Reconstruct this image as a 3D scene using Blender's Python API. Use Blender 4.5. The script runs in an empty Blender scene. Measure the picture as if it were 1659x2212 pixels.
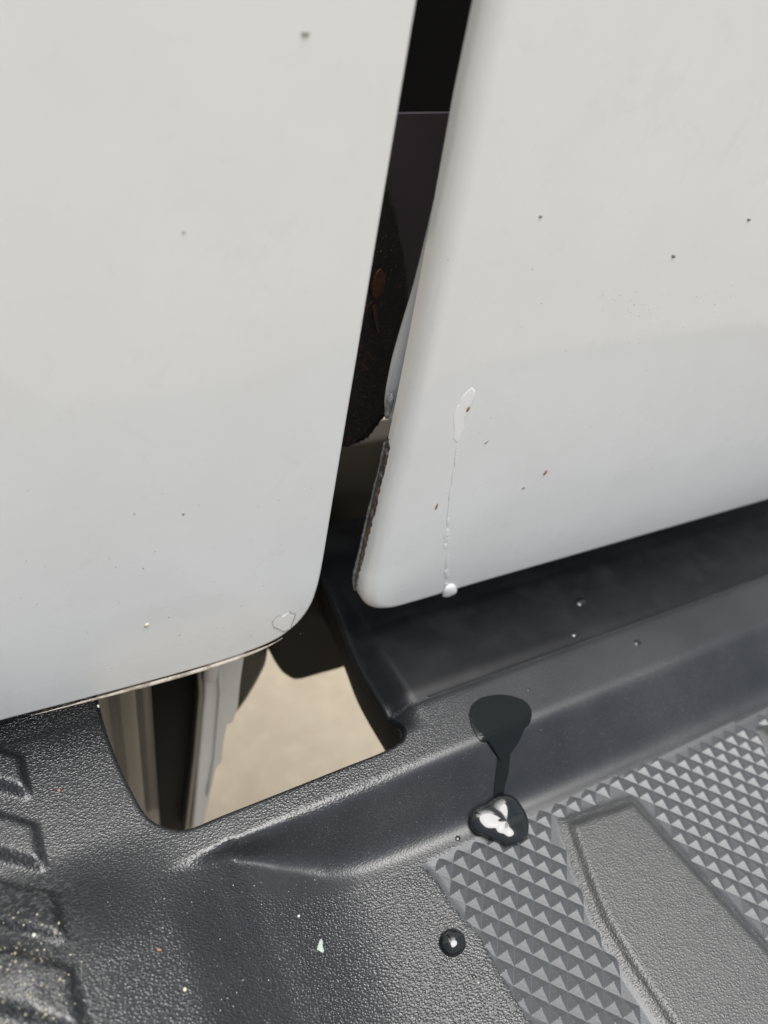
import bpy, bmesh, math, random
import numpy as np
from mathutils import Vector, Matrix
from mathutils.geometry import delaunay_2d_cdt
random.seed(7); rng = np.random.default_rng(7)
S = bpy.context.scene
# ------------------------------------------------------------------ camera
AX = np.array([1428, 313, -769.]); AX /= np.linalg.norm(AX)          # world x seen from the camera
AZ = np.array([210, 930, 769.]); AZ /= np.linalg.norm(AZ); AZ -= AX * AZ.dot(AX); AZ /= np.linalg.norm(AZ)
AY = np.cross(AZ, AX)
CAM = np.array([-0.083, -0.13, 0.1595])
cd = bpy.data.cameras.new("camera"); co = bpy.data.objects.new("camera", cd); S.collection.objects.link(co)
M = Matrix(((*AX, CAM[0]), (*AY, CAM[1]), (*AZ, CAM[2]), (0, 0, 0, 1)))
co.matrix_world = M
cd.sensor_fit = 'HORIZONTAL'; cd.sensor_width = 36; cd.lens = 36 * 769 / 768
cd.clip_start = 0.005; cd.clip_end = 400
cd.dof.use_dof = True; cd.dof.focus_distance = 0.197; cd.dof.aperture_fstop = 15
S.camera = co
# ------------------------------------------------------------------ light
SUN_EL, SUN_AZ = math.radians(77), math.radians(160)      # azimuth clockwise from +y
w = bpy.data.worlds.new("World"); S.world = w; w.use_nodes = True
nt = w.node_tree; nt.nodes.clear()
out = nt.nodes.new('ShaderNodeOutputWorld'); bg = nt.nodes.new('ShaderNodeBackground')
sky = nt.nodes.new('ShaderNodeTexSky'); sky.sky_type = 'NISHITA'; sky.sun_disc = False
sky.sun_elevation = SUN_EL; sky.sun_rotation = SUN_AZ; sky.dust_density = 3; sky.air_density = 1
hs = nt.nodes.new('ShaderNodeHueSaturation'); hs.inputs['Saturation'].default_value = 0.48
nt.links.new(sky.outputs[0], hs.inputs['Color']); nt.links.new(hs.outputs[0], bg.inputs[0])
bg.inputs[1].default_value = 0.06
nt.links.new(bg.outputs[0], out.inputs[0])
sl = bpy.data.lights.new("sun", 'SUN'); so = bpy.data.objects.new("sun", sl); S.collection.objects.link(so)
sl.energy = 2.6; sl.angle = math.radians(44); sl.color = (1, 0.98, 0.96)
sd = Vector((math.sin(SUN_AZ) * math.cos(SUN_EL), math.cos(SUN_AZ) * math.cos(SUN_EL), math.sin(SUN_EL)))
so.rotation_euler = sd.to_track_quat('Z', 'Y').to_euler()
S.view_settings.view_transform = 'Standard'; S.view_settings.look = 'None'
S.view_settings.exposure = 0.80
S.render.engine = 'CYCLES'
S.render.resolution_x = 768; S.render.resolution_y = 1024

# ------------------------------------------------------------------ helpers
PS = 768 / 1659
def ray(X, Y):
    d = np.array([(X - 829.5) * PS / 769, -(Y - 1106) * PS / 769, -1]); return np.array([d @ AX, d @ AY, d @ AZ])
def atz(X, Y, z): r = ray(X, Y); return CAM + r * (z - CAM[2]) / r[2]
def aty(X, Y, y): r = ray(X, Y); return CAM + r * (y - CAM[1]) / r[1]
col = S.collection
def link(o, parent=None):
    col.objects.link(o)
    if parent is not None: o.parent = parent
    return o
def tag(o, label=None, cat=None, group=None, kind=None):
    for k, v in (('label', label), ('category', cat), ('group', group), ('kind', kind)):
        if v: o[k] = v
    return o
def mesh_obj(name, verts, faces, mats, parent=None, smooth=True, fm=None):
    me = bpy.data.meshes.new(name); me.from_pydata([tuple(map(float, v)) for v in verts], [], [tuple(map(int, f)) for f in faces])
    if not isinstance(mats, (list, tuple)): mats = [mats]
    for m in mats: me.materials.append(m)
    me.polygons.foreach_set('use_smooth', [smooth] * len(me.polygons))
    if fm is not None: me.polygons.foreach_set('material_index', [int(i) for i in fm])
    me.update()
    return link(bpy.data.objects.new(name, me), parent)
def empty(name, loc=(0, 0, 0)):
    o = bpy.data.objects.new(name, None); o.location = loc; o.empty_display_size = .01; return link(o)

class MatB:
    """small node helper"""
    def __init__(s, name):
        s.m = bpy.data.materials.new(name); s.m.use_nodes = True; s.t = s.m.node_tree; s.N = s.t.nodes; s.L = s.t.links
        s.b = s.N['Principled BSDF']; s.tc = s.N.new('ShaderNodeTexCoord').outputs['Object']
    def n(s, typ, **kw):
        x = s.N.new(typ)
        for k, v in kw.items():
            if k.startswith('_'): setattr(x, k[1:], v)
            else: x.inputs[k.replace('0', ' ')].default_value = v
        return x
    def noise(s, scale, detail=3, rough=.5, vec=None, dist=0.0):
        x = s.n('ShaderNodeTexNoise', Scale=scale, Detail=detail, Roughness=rough, Distortion=dist); s.L.new(vec or s.tc, x.inputs['Vector']); return x.outputs['Fac']
    def ramp(s, fac, stops):
        r = s.N.new('ShaderNodeValToRGB'); s.L.new(fac, r.inputs[0]); e = r.color_ramp.elements
        while len(e) < len(stops): e.new(.5)
        for q, (p, c) in zip(e, stops):
            q.position = p; q.color = (*c, 1) if not isinstance(c, (int, float)) else (c, c, c, 1)
        return r.outputs[0]
    def math(s, op, a, b=None, clamp=False):
        x = s.N.new('ShaderNodeMath'); x.operation = op; x.use_clamp = clamp
        for i, v in enumerate((a, b)):
            if v is None: continue
            if isinstance(v, (int, float)): x.inputs[i].default_value = v
            else: s.L.new(v, x.inputs[i])
        return x.outputs[0]
    def mix(s, fac, a, b):
        x = s.N.new('ShaderNodeMix'); x.data_type = 'RGBA'
        for i, v in ((0, fac), (6, a), (7, b)):
            if isinstance(v, (int, float)): x.inputs[i].default_value = v
            elif isinstance(v, tuple): x.inputs[i].default_value = (*v, 1)
            else: s.L.new(v, x.inputs[i])
        return x.outputs[2]
    def bump(s, h, dist, strength=1.0, prev=None):
        x = s.N.new('ShaderNodeBump'); x.inputs['Distance'].default_value = dist; x.inputs['Strength'].default_value = strength
        s.L.new(h, x.inputs['Height'])
        if prev is not None: s.L.new(prev, x.inputs['Normal'])
        return x.outputs[0]
    def set(s, **kw):
        for k, v in kw.items():
            k = {'base': 'Base Color', 'rough': 'Roughness', 'metal': 'Metallic', 'coat': 'Coat Weight', 'coatr': 'Coat Roughness', 'coati': 'Coat IOR',
                 'trans': 'Transmission Weight', 'ior': 'IOR', 'normal': 'Normal', 'spec': 'Specular IOR Level', 'sss': 'Subsurface Weight'}[k]
            i = s.b.inputs[k]
            if isinstance(v, (int, float)): i.default_value = v
            elif isinstance(v, tuple): i.default_value = (*v, 1)
            else: s.L.new(v, i)
        return s

# white car paint: faint grime clouds, tiny specks
def paint(name, base, grime):
    k = MatB(name)
    g = k.ramp(k.noise(28, 4, .6), [(.38, 0.0), (.75, 1.0)])
    g2 = k.ramp(k.noise(180, 3, .6, dist=1.0), [(.60, 0.0), (.78, 1.0)])
    c = k.mix(k.math('MULTIPLY', g, .35), base, grime)
    c = k.mix(k.math('MULTIPLY', g2, .38), c, grime)
    g3 = k.math('MULTIPLY', k.ramp(k.noise(70, 5, .65, dist=2.0), [(.54, 0.0), (.66, 1.0)]), k.ramp(k.noise(20, 2), [(.45, 0.0), (.6, 1.0)]))
    c = k.mix(k.math('MULTIPLY', g3, .11), c, tuple(v * .80 for v in grime))
    at = k.N.new('ShaderNodeAttribute'); at.attribute_name = 'grime'
    e = k.math('MULTIPLY', at.outputs['Fac'], k.ramp(k.noise(260, 4, .7), [(.30, .35), (.62, 1.0)]))
    c = k.mix(e, c, (.36, .31, .23))
    sz = k.n('ShaderNodeSeparateXYZ'); k.L.new(k.tc, sz.inputs[0])   # road film dulls the gloss towards the lower edge
    film = k.math('MULTIPLY', k.math('SUBTRACT', .022, sz.outputs['Z']), 26.0, True)
    k.set(base=c, rough=.42, coat=.9, coatr=k.math('ADD', k.math('MULTIPLY', film, .30), .06), coati=1.5, spec=.35)
    k.set(normal=k.bump(k.noise(420, 1, .4), .000012, .5))
    return k.m
PAINT = paint('white_paint', (.765, .79, .795), (.68, .69, .68))
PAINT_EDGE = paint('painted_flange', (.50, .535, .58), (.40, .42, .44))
def plastic(name, base, dust, grain, bd, ro, dust_amt=1.0, attr=False):
    k = MatB(name)
    mp = k.n('ShaderNodeMapping'); k.L.new(k.tc, mp.inputs[0]); mp.inputs['Scale'].default_value = (.82, 1.2, 1)
    nz = k.n('ShaderNodeTexNoise', Scale=grain * .5, Detail=1.0); k.L.new(mp.outputs[0], nz.inputs['Vector'])
    add = k.n('ShaderNodeVectorMath', _operation='MULTIPLY_ADD'); k.L.new(nz.outputs['Color'], add.inputs[0]); add.inputs[1].default_value = (.9 / grain,) * 3
    k.L.new(mp.outputs[0], add.inputs[2])
    vo = k.n('ShaderNodeTexVoronoi', _feature='SMOOTH_F1', Scale=grain, Smoothness=.18, Randomness=.95); k.L.new(add.outputs[0], vo.inputs['Vector'])
    hgt = k.ramp(vo.outputs['Distance'], [(.12, 1.0), (.62, 0.0)])
    h2 = k.math('ADD', k.math('MULTIPLY', hgt, .9), k.math('MULTIPLY', k.noise(grain * 2.2, 2), .35))
    cl = k.noise(22, 4, .6); fine = k.noise(1900, 2, .7)
    dm = k.math('MULTIPLY', k.ramp(cl, [(.40, 0.0), (.68, 1.0)]), k.ramp(fine, [(.42, .25), (.66, 1.0)]))
    sx = k.n('ShaderNodeSeparateXYZ'); k.L.new(k.tc, sx.inputs[0])
    if attr:   # dust has settled on the ribs at the outer end of the step
        xm = k.math('MULTIPLY', k.math('MULTIPLY', k.math('ADD', sx.outputs['X'], .074), -90.0, True), k.math('MULTIPLY', k.math('ADD', sx.outputs['Y'], .012), -45.0, True))
        dm = k.math('MAXIMUM', k.math('MULTIPLY', dm, .35), k.math('MULTIPLY', xm, k.ramp(k.noise(900, 4, .7), [(.48, .05), (.66, .9)])))
    if attr:   # the trodden part of the step is greyer with fine dust
        tm = k.math('MULTIPLY', k.math('MULTIPLY', k.math('ADD', sx.outputs['X'], .02), 14.0, True), k.math('MULTIPLY', k.math('ADD', sx.outputs['Y'], .062), -90.0, True))
        dm = k.math('MAXIMUM', dm, k.math('MULTIPLY', tm, k.ramp(k.noise(300, 4, .6), [(.3, .34), (.7, .58)])))
    c = k.mix(k.math('MULTIPLY', dm, .5 * dust_amt, True), base, dust)
    sp = k.ramp(k.noise(2600, 1, .5), [(.70, 0.0), (.76, 1.0)])
    c = k.mix(k.math('MULTIPLY', sp, .35 * dust_amt), c, (.42, .41, .36))
    bn = k.N.new('ShaderNodeBump'); bn.inputs['Distance'].default_value = bd
    if attr:
        at = k.N.new('ShaderNodeAttribute'); at.attribute_name = 'grain'; k.L.new(at.outputs['Fac'], bn.inputs['Strength'])
    k.L.new(h2, bn.inputs['Height'])
    k.set(base=c, rough=k.math('ADD', k.math('MULTIPLY', dm, .22), ro), spec=.9, normal=bn.outputs[0])
    return k.m
GRAIN = plastic('grained_black_plastic', (.010, .0115, .0135), (.19, .19, .18), 1600, .00014, .33, .8, True)
SMOOTHP = plastic('smooth_black_plastic', (.052, .056, .060), (.11, .112, .11), 2400, .00002, .40, .6)
k = MatB('shaded_ledge_plastic'); k.set(base=k.mix(k.ramp(k.noise(70, 4, .6), [(.45, 0.0), (.72, .5)]), (.005, .0055, .0065), (.02, .021, .022)), rough=.38, spec=.28, normal=k.bump(k.noise(1700, 2), .00005, .6)); VAL = k.m  # smoother valance plastic; shade under the tailgate is put into its darker black
k = MatB('gap_darkening_black'); k.set(base=(.006, .006, .008), rough=.7); BLACK = k.m
k = MatB('lamp_housing_plastic'); k.set(base=(.105, .088, .105), rough=.6, normal=k.bump(k.noise(900, 3), .00003)); HOUSING = k.m
k = MatB('rusty_black_metal'); f = k.noise(210, 5, .65); f2 = k.noise(900, 3, .7)
k.set(base=k.mix(k.ramp(k.math('MULTIPLY', f, f2), [(.33, 0.0), (.42, 1.0)]), (.006, .006, .007), (.17, .055, .02)), rough=.4, normal=k.bump(f2, .0009)); RUSTB = k.m
k = MatB('bare_hem_metal'); f = k.noise(520, 5, .7); zz = k.n('ShaderNodeSeparateXYZ'); k.L.new(k.tc, zz.inputs[0])
gz = k.math('MULTIPLY', k.math('ADD', zz.outputs['Z'], .012), 17.0, True)
c = k.mix(gz, (.085, .062, .036), (.020, .022, .026)); c = k.mix(k.ramp(f, [(.52, 0.0), (.62, 1.0)]), c, (.22, .21, .19)); c = k.mix(k.ramp(k.noise(240, 4, .7), [(.55, 0.0), (.66, .8)]), c, (.15, .085, .035))
k.set(base=c, rough=.55, normal=k.bump(f, .0006)); HEM = k.m
k = MatB('grey_hem_bead'); k.set(base=k.mix(k.ramp(k.noise(700, 4, .7), [(.4, 0.0), (.65, 1.0)]), (.11, .13, .14), (.30, .32, .33)), rough=.5, normal=k.bump(k.noise(1500, 3), .0003)); BEAD = k.m
k = MatB('bright_metal'); k.set(base=k.mix(k.noise(40, 3), (.035, .036, .035), (.06, .06, .057)), coat=.5, coatr=.12, rough=.4); METAL = k.m
k = MatB('dark_painted_metal'); k.set(base=(.005, .0055, .006), rough=.7, spec=.15); DPAINT = k.m
k = MatB('pale_painted_metal'); k.set(base=k.mix(k.noise(60, 4), (.46, .49, .53), (.38, .40, .42)), rough=.4); PALE = k.m
k = MatB('black_rubber'); k.set(base=(.010, .010, .011), rough=.6, normal=k.bump(k.noise(300, 3), .0005)); RUBBER = k.m
k = MatB('shade_painted_frame'); sz = k.n('ShaderNodeSeparateXYZ'); k.L.new(k.tc, sz.inputs[0])
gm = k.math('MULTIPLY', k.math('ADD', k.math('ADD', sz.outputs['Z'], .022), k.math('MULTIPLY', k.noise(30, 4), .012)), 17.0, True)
k.set(base=k.mix(gm, (.018, .021, .021), (.38, .345, .28)), rough=.85, spec=.2); FRAME = k.m  # tan fading to black downwards: shading in the gap painted into the colour
k = MatB('water'); k.set(base=(1., 1., 1.), trans=1.0, rough=.0, ior=1.333); WATER = k.m
k = MatB('wet_plastic'); k.set(base=(.008, .010, .010), rough=.02, ior=1.36, spec=.42, normal=k.bump(k.noise(420, 2), .00012, .5)); WET = k.m
k = MatB('dried_soapy_water'); k.set(base=(.85, .865, .86), rough=.2, coat=1.0, coatr=.02); SOAP = k.m
k = MatB('water_bead'); k.set(base=(.006, .008, .008), rough=.015, ior=1.5, spec=.9); DROPM = k.m
k = MatB('hem_sealer'); k.set(base=k.mix(k.ramp(k.noise(350, 4, .7), [(.42, 0.0), (.62, 1.0)]), (.46, .43, .36), (.24, .21, .17)), rough=.5); SEALER = k.m
k = MatB('runnel_water'); k.set(base=(.77, .795, .80), rough=.08, coat=1.0, coatr=.01, normal=k.bump(k.noise(1300, 2), .0003)); RUN = k.m
def flat(name, c, r=.7):
    k = MatB(name); f = k.noise(2500, 3); k.set(base=k.mix(f, c, tuple(v * .6 for v in c)), rough=r); return k.m
SEED = flat('straw', (.75, .70, .52)); TAN = flat('tan_fleck', (.34, .19, .07)); LEAF = flat('pale_green', (.46, .56, .47)); STONE = flat('pale_stone', (.80, .79, .74))
DIRT = flat('dark_dirt', (.34, .33, .31)); GRIT = flat('sand', (.62, .56, .42)); ORANGE = flat('reddish_fleck', (.45, .20, .10)); CHIPM = flat('chip_edge', (.26, .25, .24)); k = MatB('chip_floor'); k.set(base=(.745, .765, .765), rough=.4, coat=.5); CHIPF = k.m
k = MatB('concrete'); f = k.noise(14, 5, .65); f2 = k.noise(38, 4, .7)
c = k.mix(k.ramp(f, [(.3, 0.0), (.7, 1.0)]), (.35, .295, .215), (.42, .36, .265)); c = k.mix(k.ramp(f2, [(.56, 0.0), (.70, .5)]), c, (.50, .435, .33))
k.set(base=c, rough=.9, normal=k.bump(f2, .004)); CONC = k.m

# ------------------------------------------------------------------ ground
GZ = -.90
g = mesh_obj('ground', [(-150, -150, GZ), (150, -150, GZ), (150, 150, GZ), (-150, 150, GZ)], [(0, 1, 2, 3)], CONC)
tag(g, 'pale tan concrete ground seen blurred below the bumper', kind='structure')

# ------------------------------------------------------------------ the truck
truck = empty('pickup_truck')
tag(truck, 'rear corner of a white pickup truck with black plastic bumper step under the tailgate gap', 'pickup truck')

def resample(pts, step):
    out = []
    n = len(pts)
    for i in range(n):
        a = np.array(pts[i]); b = np.array(pts[(i + 1) % n]); L = np.linalg.norm(b - a); m = max(1, int(math.ceil(L / step)))
        for j in range(m): out.append(a + (b - a) * j / m)
    return np.array(out)
def catmull(pts, n=6):
    pts = [np.array(p, float) for p in pts]; o = []
    P = [2 * pts[0] - pts[1]] + pts + [2 * pts[-1] - pts[-2]]
    for i in range(1, len(P) - 2):
        for j in range(n):
            t = j / n; a, b, c, d = P[i - 1:i + 3]
            o.append(.5 * (2 * b + (c - a) * t + (2 * a - 5 * b + 4 * c - d) * t * t + (3 * b - a - 3 * c + d) * t ** 3))
    o.append(pts[-1]); return o
def seg_dist(P, poly, closed=True):
    d = np.full(len(P), 1e9); m = len(poly)
    for i in range(m if closed else m - 1):
        a = poly[i]; b = poly[(i + 1) % m]; ab = b - a; L2 = ab @ ab
        if L2 < 1e-14: continue
        t = np.clip(((P - a) @ ab) / L2, 0, 1); d = np.minimum(d, np.linalg.norm(P - a - t[:, None] * ab, axis=1))
    return d
def inside(P, poly):
    c = np.zeros(len(P), bool); m = len(poly)
    for i in range(m):
        a = poly[i]; b = poly[(i + 1) % m]
        cond = (a[1] > P[:, 1]) != (b[1] > P[:, 1])
        den = (b[1] - a[1]) if abs(b[1] - a[1]) > 1e-12 else 1e-12
        c ^= cond & (P[:, 0] < (b[0] - a[0]) * (P[:, 1] - a[1]) / den + a[0])
    return c

def body_panel(name, outline, rad, depth, crown, L, step, fine_box, side_mat=None):
    """stamped sheet: face near y=0, rolled edge, side return and hem. outline counter-clockwise seen from behind the truck (x right, z up)"""
    P = resample(outline, .003 if step is None else step)
    n = len(P); T = np.roll(P, -1, 0) - np.roll(P, 1, 0); T /= np.linalg.norm(T, axis=1)[:, None]
    N = np.stack([-T[:, 1], T[:, 0]], 1)                  # inward
    r = np.array([rad(p) for p in P]); k = np.ones(5) / 5
    r = np.convolve(np.concatenate([r[-2:], r, r[:2]]), k, 'valid')
    Q = P + N * r[:, None]
    x0, x1, z0, z1 = fine_box
    gx = np.concatenate([np.arange(Q[:, 0].min(), x0, .02), np.arange(x0, x1, .004), np.arange(x1, Q[:, 0].max(), .02)])
    gz = np.concatenate([np.arange(Q[:, 1].min(), z1, .004), np.arange(z1, Q[:, 1].max(), .02)])
    G = np.array([(a, b) for a in gx for b in gz]); dq = seg_dist(G, Q)
    G = G[inside(G, Q) & (dq > .0016)]
    allp = np.concatenate([Q, G])
    vs, es, fs, ov, oe, of = delaunay_2d_cdt([Vector(p) for p in allp], [], [list(range(n))], 1, 1e-7)
    V = np.array([(v[0], v[1]) for v in vs]); assert len(V) == len(allp), (len(V), len(allp))
    cr = lambda pts: crown * np.exp(-seg_dist(pts, P) / L)
    y = cr(V); base_y = y[:n]
    verts = [(V[i, 0], y[i], V[i, 1]) for i in range(len(V))]
    faces = [tuple(reversed(f)) if False else tuple(f) for f in fs]; fm = [0] * len(faces)
    prev = list(range(n)); K = 9
    for kk in range(1, K + 1):
        ph = math.pi / 2 * kk / K; cur = []
        for i in range(n):
            q = P[i] + N[i] * r[i] * (1 - math.sin(ph)); cur.append(len(verts)); verts.append((q[0], base_y[i] + r[i] * (1 - math.cos(ph)), q[1]))
        for i in range(n): j = (i + 1) % n; faces.append((prev[i], cur[i], cur[j], prev[j])); fm.append(0)
        prev = cur
    cur = []
    for i in range(n): cur.append(len(verts)); verts.append((P[i][0], max(depth, base_y[i] + r[i] + .0003), P[i][1]))
    for i in range(n): j = (i + 1) % n; faces.append((prev[i], cur[i], cur[j], prev[j])); fm.append(0)
    a = []; b = []
    for i in range(n):
        v = verts[cur[i]]; a.append(len(verts)); verts.append(v); q = P[i] + N[i] * .006; b.append(len(verts)); verts.append((q[0], v[1], q[1]))
    for i in range(n): j = (i + 1) % n; faces.append((a[i], b[i], b[j], a[j])); fm.append(0)
    me = bpy.data.meshes.new(name); me.from_pydata(verts, [], faces); me.materials.append(PAINT)
    gv = np.zeros(len(verts)); nV = len(V)
    for kk in range(0, K + 2):
        for i in range(n):
            if N[i][1] > .35 or kk > 99: gv[(nV + (kk - 1) * n + i) if kk else i] = [.0, .05, .10, .16, .24, .4, .6, .85, 1, 1, 1][kk] * min(1, (N[i][1] - .35) / .3)
    at = me.attributes.new('grime', 'FLOAT', 'POINT'); at.data.foreach_set('value', gv)
    bm = bmesh.new(); bm.from_mesh(me); bmesh.ops.recalc_face_normals(bm, faces=bm.faces)
    if sum(f.normal.y for f in bm.faces) > 0: bmesh.ops.reverse_faces(bm, faces=bm.faces)
    bm.to_mesh(me); bm.free(); me.polygons.foreach_set('use_smooth', [True] * len(me.polygons)); me.update()
    return link(bpy.data.objects.new(name, me), truck)

# quarter panel (left)
lc = catmull([(-.20, -.0165), (-.16, -.0168), (-.12, -.0170), (-.087, -.0174), (-.067, -.0183), (-.0428, -.0191), (-.030, -.0190), (-.0184, -.0180), (-.0114, -.0160), (-.0059, -.0118), (-.0025, -.0060), (-.0011, .0008), (-.0006, .010), (-.0006, .03)], 6)
outl = [tuple(p) for p in lc] + [(-.0007, .08), (-.0008, .14), (-.0008, .30), (-.0008, .62), (-.20, .62)]
body_panel('quarter_panel', outl, lambda p: .0017 if p[0] > -.19 and p[1] < .6 else .001, .006, .0024, .017, .003, (-.13, .02, -.02, .18))
# tailgate (right)
TD = .0078; XL = .0138
tc_ = catmull([(XL, .13), (.0150, .095), (.0156, .07), (.0158, .045), (.0153, .02), (.0152, .004), (.0150, -.003), (.0158, -.0090), (.0186, -.0140), (.0240, -.0163), (.032, -.0168), (.045, -.0167), (.06, -.0165)], 6)
outt = [(.5, -.0165), (.5, .62), (XL, .62), (XL, .30), (XL, .16)] + [tuple(p) for p in tc_]
def trad(p):
    x, z = p
    if x > .48 or z > .6: return .002
    if x < .017 and z > -.004: return .0048
    t = min(1, max(0, (x - .0155) / .012)); return .0048 * (1 - t) + .0024 * t
body_panel('tailgate', outt, trad, TD, .0016, .012, .003, (.0, .26, -.02, .20))
tail = bpy.data.objects['tailgate']; quarter = bpy.data.objects['quarter_panel']

# worn hem down the lower left edge of the tailgate: dark bare strip and grey outer bead
def strip(name, pts, half, mat, parent, jit=0.0, seg=8):
    """tube-like bead through pts (x,y,z) with per-point radius half"""
    verts = []; faces = []; n = len(pts)
    P = np.array(pts)
    for i in range(n):
        t = P[min(n - 1, i + 1)] - P[max(0, i - 1)]; t /= np.linalg.norm(t)
        u = np.cross(t, (0.3, 1, .2)); u /= np.linalg.norm(u); v = np.cross(t, u); h = half[i] if hasattr(half, '__len__') else half
        for s_ in range(seg):
            a = 2 * math.pi * s_ / seg; rr = h * (1 + jit * (random.random() - .5)); verts.append(P[i] + (u * math.cos(a) + v * math.sin(a)) * rr)
    for i in range(n - 1):
        for s_ in range(seg): faces.append((i * seg + s_, i * seg + (s_ + 1) % seg, (i + 1) * seg + (s_ + 1) % seg, (i + 1) * seg + s_))
    faces.append(tuple(range(seg))[::-1]); faces.append(tuple((n - 1) * seg + s_ for s_ in range(seg)))
    return mesh_obj(name, verts, faces, mat, parent)
hx_ = [p for p in lc if -.080 < p[0] < -.0095][::1]
strip('hem_bead', [(p[0], .0024, p[1] - .0006 + random.uniform(-1, 1) * .00003) for p in hx_], [.00003 + .0006 * min(1, (p[0] + .080) / .03) * min(1, max(0, -.0095 - p[0]) / .014) for p in hx_], SEALER, quarter, .1)
def xl(z): # left outline of the tailgate at height z
    best = min(tc_, key=lambda q: abs(q[1] - z)); return np.interp(z, [q[1] for q in reversed(tc_) if q[0] < .0187], [q[0] for q in reversed(tc_) if q[0] < .0187])
zs = np.linspace(.0475, -.0095, 60)
sv = []; sf = []
for i, z in enumerate(zs):
    x = xl(z) - .00028; wd = .0018 if z > .02 else .0018 * max(.5, (z + .03) / .05)
    j0 = (random.random() - .5) * .0007; e = 1 if 1 < i < 58 else .3
    y0 = TD - wd * e + j0; y1 = TD + .0003
    sv += [(x + .0004, y0 - .0002, z), (x, y0 + .0001, z), (x - .0001, (y0 + y1) / 2, z), (x, y1, z), (x + .0008, y1 + .0004, z)]
for i in range(len(zs) - 1):
    for q in range(4): a = i * 5 + q; sf.append((a, a + 1, a + 6, a + 5))
mesh_obj('worn_hem', sv, sf, HEM, tail)
bz = np.linspace(.0455, -.0105, 60)
strip('hem_bead', [(xl(z) + .0001 + random.uniform(-1, 1) * .00008, TD + .0009, z) for z in bz], [.00045 + .00035 * min(1, max(0, (.035 - z) / .03)) + random.uniform(-.00008, .00008) for z in bz], BEAD, tail, .25)
strip('hem_bead', [(xl(.049) - .0004, TD + .0020, z) for z in np.linspace(.060, .0525, 8)], [.0003, .0009, .0010, .0009, .001, .0009, .0008, .0004], BEAD, tail, .3)
# inner flange of the tailgate that stands out beyond the skin higher up
fl = [(938, 440), (914, 540), (893, 622), (870, 700), (850, 770), (840, 815), (834, 850), (832, 880), (838, 905)]
fv = []; ff = []; FY = .0130
pz = catmull([np.array([*aty(a, b, FY)])[[0, 2]] for a, b in fl], 5)
for i, (x, z) in enumerate(pz):
    for q, (dx_, dy_) in enumerate([(.0075, -.0020), (.0036, -.0024), (.0022, -.0022), (.0009, -.0014), (.0, .0002), (.0004, .0012), (.0020, .0018), (.006, .0020)]): fv.append((x + dx_, FY + dy_, z))
for i in range(len(pz) - 1):
    for q in range(7): a = i * 8 + q; ff.append((a, a + 1, a + 9, a + 8))
ff.append(tuple(range((len(pz) - 1) * 8, len(pz) * 8)))
mesh_obj('inner_flange', fv, ff, PAINT_EDGE, tail)

# ------------------------------------------------------------------ bumper height field
CZ = -.030; PZ = -.047; YC = -.0438
_fx = np.array([-.075, -.0517, -.0422, -.0318, -.0195, .0189, .0485, .1003, .165, .5]); _fy = np.array([-.048, -.0475, -.0465, -.0522, -.0557, -.0575, -.0588, -.0600, -.0605, -.061])
def sstep(t): t = np.clip(t, 0, 1); return t * t * (3 - 2 * t)
def smin(a, b, k): h = np.clip(.5 + .5 * (b - a) / k, 0, 1); return b * (1 - h) + a * h - k * h * (1 - h)
def smax(a, b, k): return -smin(-a, -b, k)
def sdf(P, poly): d = seg_dist(P, poly); return np.where(inside(P, poly), d, -d)
def A2(pts, z=PZ): return np.array([atz(a, b, z)[:2] for a, b in pts])
PLAT = [np.array([(.0538, -.0698), (.0483, -.0846), (.0447, -.0965), (.0436, -.1099), (.0436, -.1231), (.0436, -.16), (.0850, -.16), (.0841, -.1231), (.0815, -.0980), (.0791, -.0728)])]
PLAT.append(PLAT[0] + np.array([.0905, -.002]))
b7 = lambda a, b: ((800 + a * .5124) * .73733, (2000 + b * .5124) * .73733)
left_edge = A2([b7(850, 1040), b7(930, 1130), b7(1000, 1240), b7(1095, 1360), b7(1190, 1460), b7(1280, 1640), b7(1380, 1800), b7(1480, 1952)])
FIELD = np.concatenate([left_edge, np.array([(.0385, -.130), (.044, -.150), (.05, -.17), (.42, -.17), (.42, -.0665)]), np.array([(.165, -.0655), (.10, -.0642), (.0485, -.0630)])])
RIBS = []
for yy in (-.0015, -.0215, -.0410, -.0605, -.080):
    wdt = .0128 if yy > -.03 else .0142
    RIBS.append(np.array([(-.0830, yy), (-.0830, yy - wdt), (-.1030, yy - wdt + .0165), (-.1030, yy + .0165)]) + np.array([(.0008 if yy < -.03 else 0), 0]))
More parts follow.
